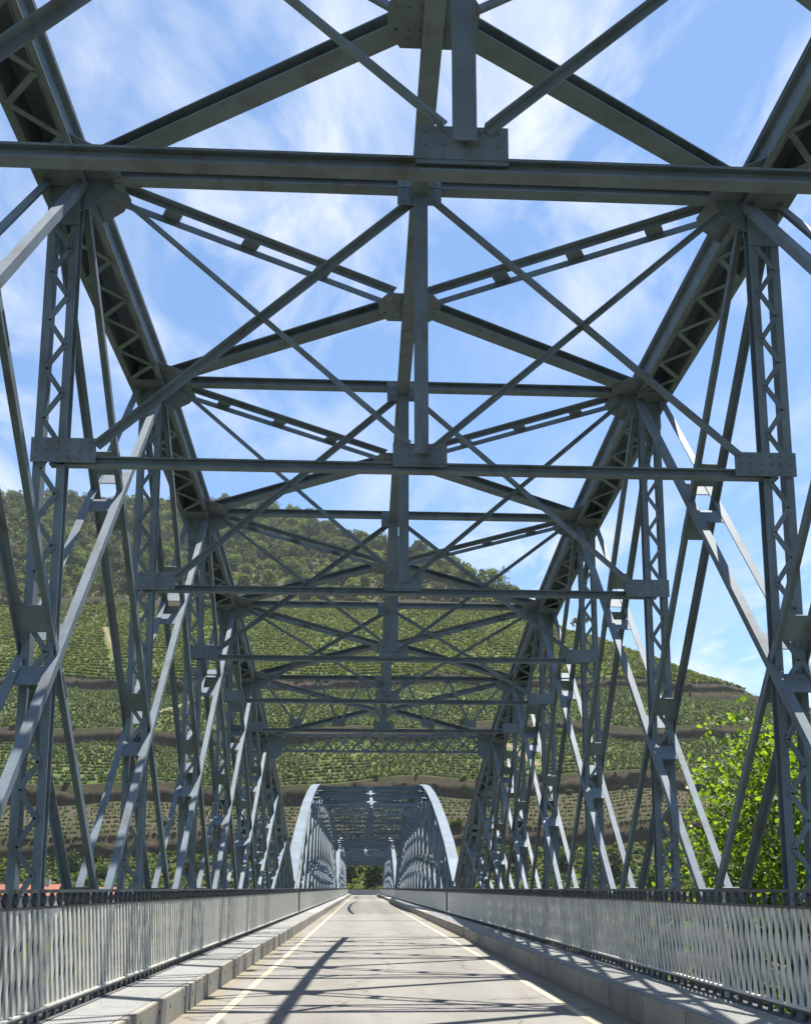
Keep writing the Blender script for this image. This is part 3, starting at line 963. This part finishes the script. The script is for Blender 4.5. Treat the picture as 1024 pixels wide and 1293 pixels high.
for (xa, sa), (xb, sb) in PATHS:
    t = np.linspace(0, 1, 30)
    cx = xa + (xb - xa) * t + np.sin(t * 5) * .6; cs = sa + (sb - sa) * t
    V = []
    for o_ in (-1.3, -.5, .5, 1.3):
        y, z = surf(cx + o_, cs); V.append(np.stack([cx + o_, y, z + (.25 if abs(o_) < 1 else -.3)], -1))
    V = np.concatenate(V); k = np.arange(29)
    F = np.concatenate([np.stack([k + r_ * 30, k + 1 + r_ * 30, k + 31 + r_ * 30, k + 30 + r_ * 30], -1) for r_ in range(3)])
    link('path', npmesh('path', V, F, [M['track']]), None, 'structure')


def vine_field(name, ranges, xr, step, gap, size, m, seed):
    r = np.random.default_rng(seed)
    X = []; Sx = []
    for a, b in ranges:
        for s in np.arange(a, b, gap):
            x = np.arange(xr[0], xr[1], step)
            x = x + r.uniform(-step * .4, step * .4, len(x))
            keep = r.random(len(x)) > .05 + .25 * (np.sin(x / 13 + s / 31) * np.sin(x / 29 - s / 11) > .55)
            x = x[keep]
            X.append(x); Sx.append(np.full(len(x), s) + r.normal(0, .07, len(x)))
    X = np.concatenate(X); Sx = np.concatenate(Sx)
    raw = np.interp(Sx, PS, PZ) + .5 * shiftw(X, Sx)
    ok = (raw < crest(X) + 3) & ~near_path(X, Sx, 1.7)
    X, Sx = X[ok], Sx[ok]
    Y, Zz = surf(X, Sx)
    V, F = clumps(X, Y, Zz, size, 3, .8, seed)
    link(name, npmesh(name, V, F, [m]), None, 'stuff')
    return X, Y, Zz


vine_field('upper_vines', [(319, 415)], (-240, 150), .55, 2.9, .92, M['vine'], 3)
x_, y_, z_ = vine_field('lower_vines', [(235, 265), (269, 314)], (-200, 150), 0.55, 2.1, .70, M['vine_low'], 4)
vine_field('sparse_vines', [(214, 231), (199, 211)], (-150, 140), .75, 1.9, .5, M['vine_low'], 5)
idx = rng.choice(len(x_), 5200, replace=False)
mb = MB()
for k in idx:
    x, y, z = x_[k], y_[k], z_[k]
    mb.add([(x - .05, y, z - .1), (x + .05, y, z - .1), (x, y + .08, z - .1), (x - .05, y, z + 1.45), (x + .05, y, z + 1.45), (x, y + .08, z + 1.45)],
           [(0, 1, 4, 3), (1, 2, 5, 4), (2, 0, 3, 5), (3, 4, 5)])
mb.build('vine_posts', M['post'], None, 'stuff')

# ------------------------------------------------------------------ hillside trees
def tree_mesh(name, h, w, n, leaf, m, seed, lobes=5, trunk=True):
    r = np.random.default_rng(seed)
    pts = []
    cl = []
    for k in range(lobes):
        a = r.uniform(0, 2 * np.pi); rr = r.uniform(.1, .55) * w / 2
        cl.append((math.cos(a) * rr, math.sin(a) * rr, h * r.uniform(.38, .80), w / 2 * r.uniform(.42, .72), h * r.uniform(.17, .30)))
    for k in range(n):
        c = cl[k % lobes]
        d = r.normal(size=3); d /= np.linalg.norm(d)
        q = r.uniform(.62, 1.08)
        pts.append((c[0] + d[0] * c[3] * q, c[1] + d[1] * c[3] * q, c[2] + d[2] * c[4] * q))
    P_ = np.array(pts)
    n = len(P_)
    ax = r.normal(size=(n, 3)); ax /= np.linalg.norm(ax, axis=1)[:, None]
    bx = np.cross(ax, r.normal(size=(n, 3))); bx /= np.linalg.norm(bx, axis=1)[:, None]
    sz = (leaf * r.uniform(.6, 1.3, n))[:, None]
    V = np.stack([P_ - ax * sz * .5 - bx * sz * .35, P_ + ax * sz * .4 - bx * sz * .5, P_ + ax * sz * .5 + bx * sz * .4, P_ - ax * sz * .35 + bx * sz * .5], 1).reshape(-1, 3)
    mb = MB()
    mb.v = [tuple(v) for v in V]; mb.f = [tuple(range(4 * k, 4 * k + 4)) for k in range(n)]; mb.m = [0] * n
    if trunk:
        mb.cyl((0, 0, -1.0), (0, 0, h * .55), .05 * w, .025 * w, 6, 1)
        for c in cl[:3]:
            mb.cyl((0, 0, h * .3), (c[0] * .8, c[1] * .8, c[2]), .025 * w, .01 * w, 5, 1)
    me = bpy.data.meshes.new(name)
    me.from_pydata(mb.v, [], mb.f)
    me.materials.append(m); me.materials.append(M['bark'])
    me.polygons.foreach_set('material_index', mb.m)
    return me, (V, n)


TREES = []
specs = [(8.0, 8.6, M['tree_a']), (6.8, 8.2, M['tree_a']), (8.6, 7.6, M['tree_b']), (6.2, 8.0, M['tree_b']), (5.6, 6.6, M['tree_c']), (7.0, 7.2, M['tree_a'])]
for k, (h, w, m) in enumerate(specs):
    TREES.append(tree_mesh('hillside_tree', h, w, 560, .82, m, 20 + k, 9))
kinds = ['olive green', 'olive green', 'dark green', 'dark green', 'straw tinged', 'olive green']
# scatter
pos = []
grid = {}
tries = 0
while len(pos) < 1000 and tries < 40000:
    tries += 1
    x = rng.uniform(-270, 105); s = 424 + (rng.random() ** .8) * 240
    raw = float(np.interp(s, PS, PZ))
    if raw > crest(x) + 14: continue
    if abs(x / (s)) > .45: continue
    key = (int(x // 5.4), int(s // 5.4))
    if any((key[0] + a, key[1] + b) in grid and (grid[(key[0] + a, key[1] + b)][0] - x) ** 2 + (grid[(key[0] + a, key[1] + b)][1] - s) ** 2 < 29 for a in (-1, 0, 1) for b in (-1, 0, 1)): continue
    grid[key] = (x, s)
    pos.append((x, s))
pos.sort(key=lambda p: p[1])
scales = [rng.uniform(.6, 1.25) for _ in pos]
order = sorted(range(len(pos)), key=lambda k: -scales[k] / pos[k][1])
single = set(order[:290])
massV = [[], [], []]
for k, (x, s) in enumerate(pos):
    Y, Zg = surf(x, s)
    q = int(rng.integers(0, 6)); sc = scales[k]; rz = rng.uniform(0, 6.28)
    if k in single:
        o = link('hillside_tree', TREES[q][0], None, None, (x, float(Y), float(Zg) - .3))
        o.scale = (sc, sc, sc * rng.uniform(.85, 1.2)); o.rotation_euler = (0, 0, rz)
        where = 'at the foot of the hillside wood' if s < 455 else ('halfway up the hillside wood' if s < 540 else 'high in the wood below the skyline')
        side = 'seen left of the left truss' if x / s < -.2 else ('seen left of the central verticals' if x / s < .03 else 'seen right of the central verticals')
        size = 'large' if sc > 1.08 else ('small' if sc < .85 else 'rounded')
        lb = '%s %s tree %s, %s' % (size, kinds[q].replace(' ', '-'), where, side)
        tag(o, lb, 'tree', 'trees of the hillside wood')
    else:
        V = TREES[q][1][0].reshape(-1, 4, 3)
        V = V[rng.permutation(len(V))[:230]].reshape(-1, 3) * np.array([sc, sc, sc])
        c, sn = math.cos(rz), math.sin(rz)
        V = np.stack([V[:, 0] * c - V[:, 1] * sn + x, V[:, 0] * sn + V[:, 1] * c + Y, V[:, 2] + Zg - .3], -1)
        massV[{0: 0, 1: 0, 5: 0, 2: 1, 3: 1, 4: 2}[q]].append(V)
V = np.concatenate([np.concatenate(v) for v in massV])
cnt = [sum(len(a) for a in v) // 4 for v in massV]
link('wood', npmesh('wood', V, np.arange(len(V)).reshape(-1, 4), [M['tree_a'], M['tree_b'], M['tree_c']], np.repeat([0, 1, 2], cnt)), None, 'stuff')
# scrub between
n = 9000
xs = rng.uniform(-270, 105, n); ss = rng.uniform(423, 660, n)
ok = np.interp(ss, PS, PZ) < crest(xs) + 6
xs, ss = xs[ok], ss[ok]
Y, Zg = surf(xs, ss)
V, F = clumps(xs, Y, Zg, 1.7, 3, .6, 9)
link('scrub', npmesh('scrub', V, F, [M['tree_a'], M['tree_c'], M['tree_b']], rng.integers(0, 3, len(F))), None, 'stuff')


def px(x, s):
    return (x - 457) / 1200 * s


def place_tree(x, s, me, sc, label, name='tree', group=None, sz=None, dz=-.3):
    Y, Zg = surf(x, s)
    o = link(name, me, None, None, (x, float(Y), float(Zg) + dz)); o.scale = (sc, sc, sz or sc); o.rotation_euler = (0, 0, rng.uniform(0, 6.28))
    return tag(o, label, 'bush' if 'bush' in name else 'tree', group)


ski = tree_mesh('ridge_tree', 10, 8, 320, .95, M['tree_b'], 60, 7)[0]
place_tree(px(268, 600), 606, ski, 1.15, 'tall bushy tree standing clear on the skyline left of the bracing')
place_tree(px(318, 600), 604, ski, .95, 'smaller round tree on the skyline, beside a taller bushy one', sz=.9)
place_tree(px(740, 390), 386, tree_mesh('lone_tree', 8.6, 8.2, 340, .9, M['tree_b'], 61, 6)[0], 1.0, 'lone round dark tree on the vineyard ridge against the sky')
pine = tree_mesh('pine', 9, 6, 260, .8, M['tree_b'], 62, 5)[0]
place_tree(px(615, 470), 468, pine, .9, 'small dark pine with layered crown on the ridge near the pylon')

# terrace bushes and bank trees
bush = [tree_mesh('bush', 3.2, 4.0, 150, .62, M['tree_b'], 70, 4, False)[0], tree_mesh('bush', 2.6, 3.6, 130, .6, M['tree_a'], 71, 4, False)[0]]
for x, s, sc, lab in ((px(230, 318), 313, 1.9, 'broad olive bush in front of the highest terrace wall'), (px(255, 318), 312, 1.3, 'small bush beside the broad olive bush at the highest terrace wall'),
                      (px(215, 222), 218, .85, 'dark bush on the bare brown terrace, between two diagonals'), (px(175, 222), 222, .6, 'small dark bush on the bare brown terrace behind the laced post'),
                      (px(40, 420), 421, 2.0, 'wide bush by the earth track below the wood, near the photo edge'), (px(130, 420), 421, 1.6, 'bush by the pale earth track below the wood')):
    place_tree(x, s, bush[0], sc, lab, 'bush')
for k in range(46):
    x = rng.uniform(-175, 72); s = rng.choice([414.5, 421.5, 423])
    place_tree(x, s, bush[k % 2], rng.uniform(.8, 1.7), ('dark' if k % 2 == 0 else 'olive') + ' bush on the earth track below the wood, ' + ('far left of the bridge axis' if x < -75 else 'just left of the bridge axis' if x < 0 else 'right of the bridge axis'), 'bush', 'bushes along the hillside track')
for k in range(120):
    x = rng.uniform(-170, 125); s = rng.choice([210.8, 214.4, 231, 234.4, 265, 268.6, 314.3, 319])
    place_tree(x, s, bush[k % 2], rng.uniform(.3, .85), ('dark' if k % 2 == 0 else 'olive') + ' bush ' + {210.8: 'below the lowest', 214.4: 'on top of the lowest', 231: 'below the second lowest', 234.4: 'on top of the second lowest', 265: 'below the third lowest', 268.6: 'on top of the third lowest', 314.3: 'below the highest', 319: 'on top of the highest'}[float(s)] + ' terrace wall, ' + ('far left of the bridge axis' if x < -75 else 'just left of the bridge axis' if x < 0 else 'just right of the bridge axis' if x < 60 else 'far right of the bridge axis'), 'bush', 'bushes by the terrace walls')
for k in range(24):
    x = -95 + k * 8.2 + rng.uniform(-2, 2)
    s = 196 + rng.uniform(0, 9)
    if -58 < x < 0 and rng.random() < .55: continue
    place_tree(x, s, TREES[2 + k % 2][0], rng.uniform(.62, .92) * (1.0 if x > -30 else .7), 'dark tree in the row beyond the bridge end, ' + ('behind the left truss' if x < -14 else 'seen through the far portal' if x < 12 else 'behind the right truss') + (', taller kind' if k % 2 == 0 else ', broader kind'), 'roadside_tree', 'trees along the far road', None, -.5)
n = 5000
xs = rng.uniform(-140, 140, n); ss = rng.uniform(193, 212, n)
Y, Zg = surf(xs, ss)
V, F = clumps(xs, Y, Zg, 1.0, 3, .6, 12)
link('undergrowth', npmesh('undergrowth', V, F, [M['tree_b'], M['tree_a']], rng.integers(0, 2, len(F))), None, 'stuff')

# ------------------------------------------------------------------ far end: road, parapet, house, pylon, hut
sheet('far_road', -400, 400, 180.0, 190.5, .002, M['road'])
mb = MB()
mb.box(-60, 60, -.22, .22, -.3, .95); mb.box(-60, 60, -.28, .28, .95, 1.06)
o = mb.build('parapet_wall', M['stone']); o.location = (0, 190.2, 0)
tag(o, 'low grey parapet wall closing the view at the far end of the bridge', 'wall')


def house(x, y, z0, w, d, hw, hr, label):
    r = thing('house', (x, y, z0), label, 'house', 'houses on the far bank')
    mb = MB(); mb.box(-w / 2, w / 2, -d / 2, d / 2, 0, hw); mb.build('wall', M['render'], r)
    mb = MB()
    e = .35
    for s in (-1, 1):
        mb.plate([(-w / 2 - e, s * (d / 2 + e), hw - .12), (w / 2 + e, s * (d / 2 + e), hw - .12), (w / 2 + e, 0, hw + hr), (-w / 2 - e, 0, hw + hr)], (0, s * hr, d / 2), .12)
    for k in range(int((w + .6) / .4)):
        xx = -w / 2 - e + .2 + k * .4
        for s in (-1, 1):
            mb.bar((xx, s * (d / 2 + e), hw - .03), (xx, 0, hw + hr + .09), .16, .09)
    rf = mb.build('roof', M['roof_tile'], r)
    mb = MB(); mb.box(w * .2, w * .2 + .7, -.4, .4, hw + .3 * hr, hw + hr + .9); mb.build('chimney', M['render'], rf)
    for k in range(int(w // 2.6)):
        mb = MB(); xx = -w / 2 + 1.2 + k * 2.6
        mb.box(xx - .45, xx + .45, -d / 2 - .03, -d / 2 - .002, hw - 2.0, hw - .7); f = mb.build('window', M['render'], r)
        mb = MB(); mb.box(xx - .38, xx + .38, -d / 2 - .05, -d / 2 - .032, hw - 1.93, hw - .77); mb.build('pane', M['glass'], f)


house(px(60, 172), 172, -5.95, 7.5, 5.5, 6.0, 1.9, 'low house with an orange tiled roof just over the railing, at the laced post')
house(px(24, 176), 176, -5.55, 5.0, 5, 5.7, 1.8, 'narrow house with an orange tiled roof, near the photo edge')
house(px(-10, 170), 169, -6.35, 6.0, 5, 6.3, 1.8, 'tile roofed house cut by the photo edge')
house(px(147, 178), 174, -5.95, 4.0, 4, 5.9, 1.5, 'little house with a pinkish tiled roof between two diagonals')

pyl = MB()
yb, zb = surf(px(643, 500), 498.0)
H = 1.33 + 425 / 1200 * 500 - float(zb)
base = 2.6
for sx in (-1, 1):
    for sy in (-1, 1):
        pyl.bar((sx * base, sy * base, -1), (sx * .35, sy * .35, H), .22, .22, (1, 0, 0))
for k in range(9):
    t0, t1 = k / 9, (k + 1) / 9
    w0, w1 = base + (.35 - base) * t0, base + (.35 - base) * t1
    for sy in (-1, 1):
        pyl.bar((-w0, sy * w0, H * t0), (w1, sy * w1, H * t1), .1, .1, (0, 1, 0)); pyl.bar((w0, sy * w0, H * t0), (-w1, sy * w1, H * t1), .1, .1, (0, 1, 0))
        pyl.bar((sy * w0, -w0, H * t0), (sy * w1, w1, H * t1), .1, .1, (1, 0, 0))
pr = thing('pylon', (px(643, 500), float(yb), float(zb)), 'thin lattice electricity pylon standing behind the wooded ridge', 'pylon')
pyl.build('tower', M['pylon'], pr)
for dz, w in ((3.4, 3.6), (7.2, 3.2)):
    mb = MB(); mb.bar((-w, 0, H - dz), (w, 0, H - dz), .35, .35); mb.bar((-w, 0, H - dz), (0, 0, H - dz + 1.3), .14, .14); mb.bar((w, 0, H - dz), (0, 0, H - dz + 1.3), .14, .14)
    for q in (-w, -w * .5, w * .5, w):
        mb.cyl((q, 0, H - dz), (q, 0, H - dz - .9), .12, .12, 6)
    mb.build('crossarm', M['pylon'], pr)
yb, zb = surf(px(682, 430), 428.0)
hr = thing('hut', (px(682, 430), float(yb), float(zb) - .5), 'small dark flat roofed hut at the foot of the wooded ridge', 'hut')
mb = MB(); mb.box(-3, 3, -2, 2, 0, 3.2); mb.build('wall', M['wall'], hr)
mb = MB(); mb.box(-3.6, 3.6, -2.6, 2.6, 3.2, 3.5); mb.build('roof', M['slab'], hr)

# ------------------------------------------------------------------ leafy tree beside the bridge
TB = (10.5, 22.0, -9.3)
lt = thing('leafy_tree', TB, 'bright green broad leaved tree close beside the bridge, past the shaded railing', 'tree')
r = np.random.default_rng(5)
tr = MB(); tr.cyl((0, 0, 0), (-.1, .1, 5.5), .2, .14, 10); tr.cyl((-.1, .1, 5.5), (-.3, .2, 10.5), .14, .07, 8); tr.cyl((-.3, .2, 10.5), (-.5, .1, 14.2), .07, .02, 6)
tr.build('trunk', M['bark'], lt)
br = MB(); LV = []
for k in range(200):
    z = r.uniform(5.0, 14.0)
    a = r.uniform(0, 6.283)
    reach = (3.3 * (1 - ((z - 9.3) / 5.6) ** 2 * .75)) * r.uniform(.65, 1.1)
    p0 = Vector((-.2, .15, z - 1.0)); p1 = Vector((math.cos(a) * reach - .3, math.sin(a) * reach * .8, z + r.uniform(-.2, .9)))
    mid = (p0 + p1) / 2 + Vector((0, 0, .25))
    br.cyl(p0, mid, .035, .022, 5); br.cyl(mid, p1, .022, .008, 5)
    for q in range(125):
        t = r.uniform(.3, 1.06)
        c = p0.lerp(p1, t) + Vector(r.normal(0, .26, 3))
        LV.append(c)
br.build('branches', M['bark'], lt)


def leaf_geo(sz):
    pts = [(0, -.5, 0), (.30, -.32, .03), (.46, 0, .06), (.30, .32, .02), (0, .62, -.05), (-.30, .32, .02), (-.46, 0, .06), (-.30, -.32, .03), (0, 0, -.02)]
    V = [(x * sz, y * sz, z * sz) for x, y, z in pts]
    return V, [(k, (k + 1) % 8, 8) for k in range(8)]


lv, lf = leaf_geo(.118)
lm = bpy.data.meshes.new('leaf'); lm.from_pydata(lv, [], lf); lm.materials.append(M['leaf'])
LV.sort(key=lambda c: c.y + abs(c.x + 2.5) * .3)
lvn = np.array(lv)
rest = []
for k, c in enumerate(LV):
    e = Vector((r.normal(.9, .5), r.normal(0, .5), r.uniform(0, 6.28)))
    sc = r.uniform(.7, 1.3)
    if k % 25 == 0 and k < 7475:
        o = link('leaf', lm, lt, None, c); o.rotation_euler = e; o.scale = (sc,) * 3
    else:
        from mathutils import Euler
        mm = np.array(Euler(e).to_matrix())
        rest.append((lvn * sc) @ mm.T + np.array(c))
V = np.concatenate(rest)
n = len(rest)
F = (np.arange(n)[:, None, None] * 9 + np.array(lf)[None]).reshape(-1, 3)
link('foliage', npmesh('foliage', V, F, [M['leaf']]), lt, 'stuff')

# ------------------------------------------------------------------ haze
mb = MB(); mb.box(-2600, 2600, -1600, 2750, -40, 330)
m = bpy.data.materials.new('haze_air'); m.use_nodes = True
m.node_tree.nodes.clear()
o_ = N(m.node_tree, 'ShaderNodeOutputMaterial'); pv = N(m.node_tree, 'ShaderNodeVolumePrincipled')
pv.inputs['Color'].default_value = (0.86, 0.92, 1.0, 1); pv.inputs['Density'].default_value = 0.0001; pv.inputs['Anisotropy'].default_value = 0.2
L(m.node_tree, pv.outputs[0], o_.inputs['Volume'])
mb.build('haze', m, None, 'stuff')
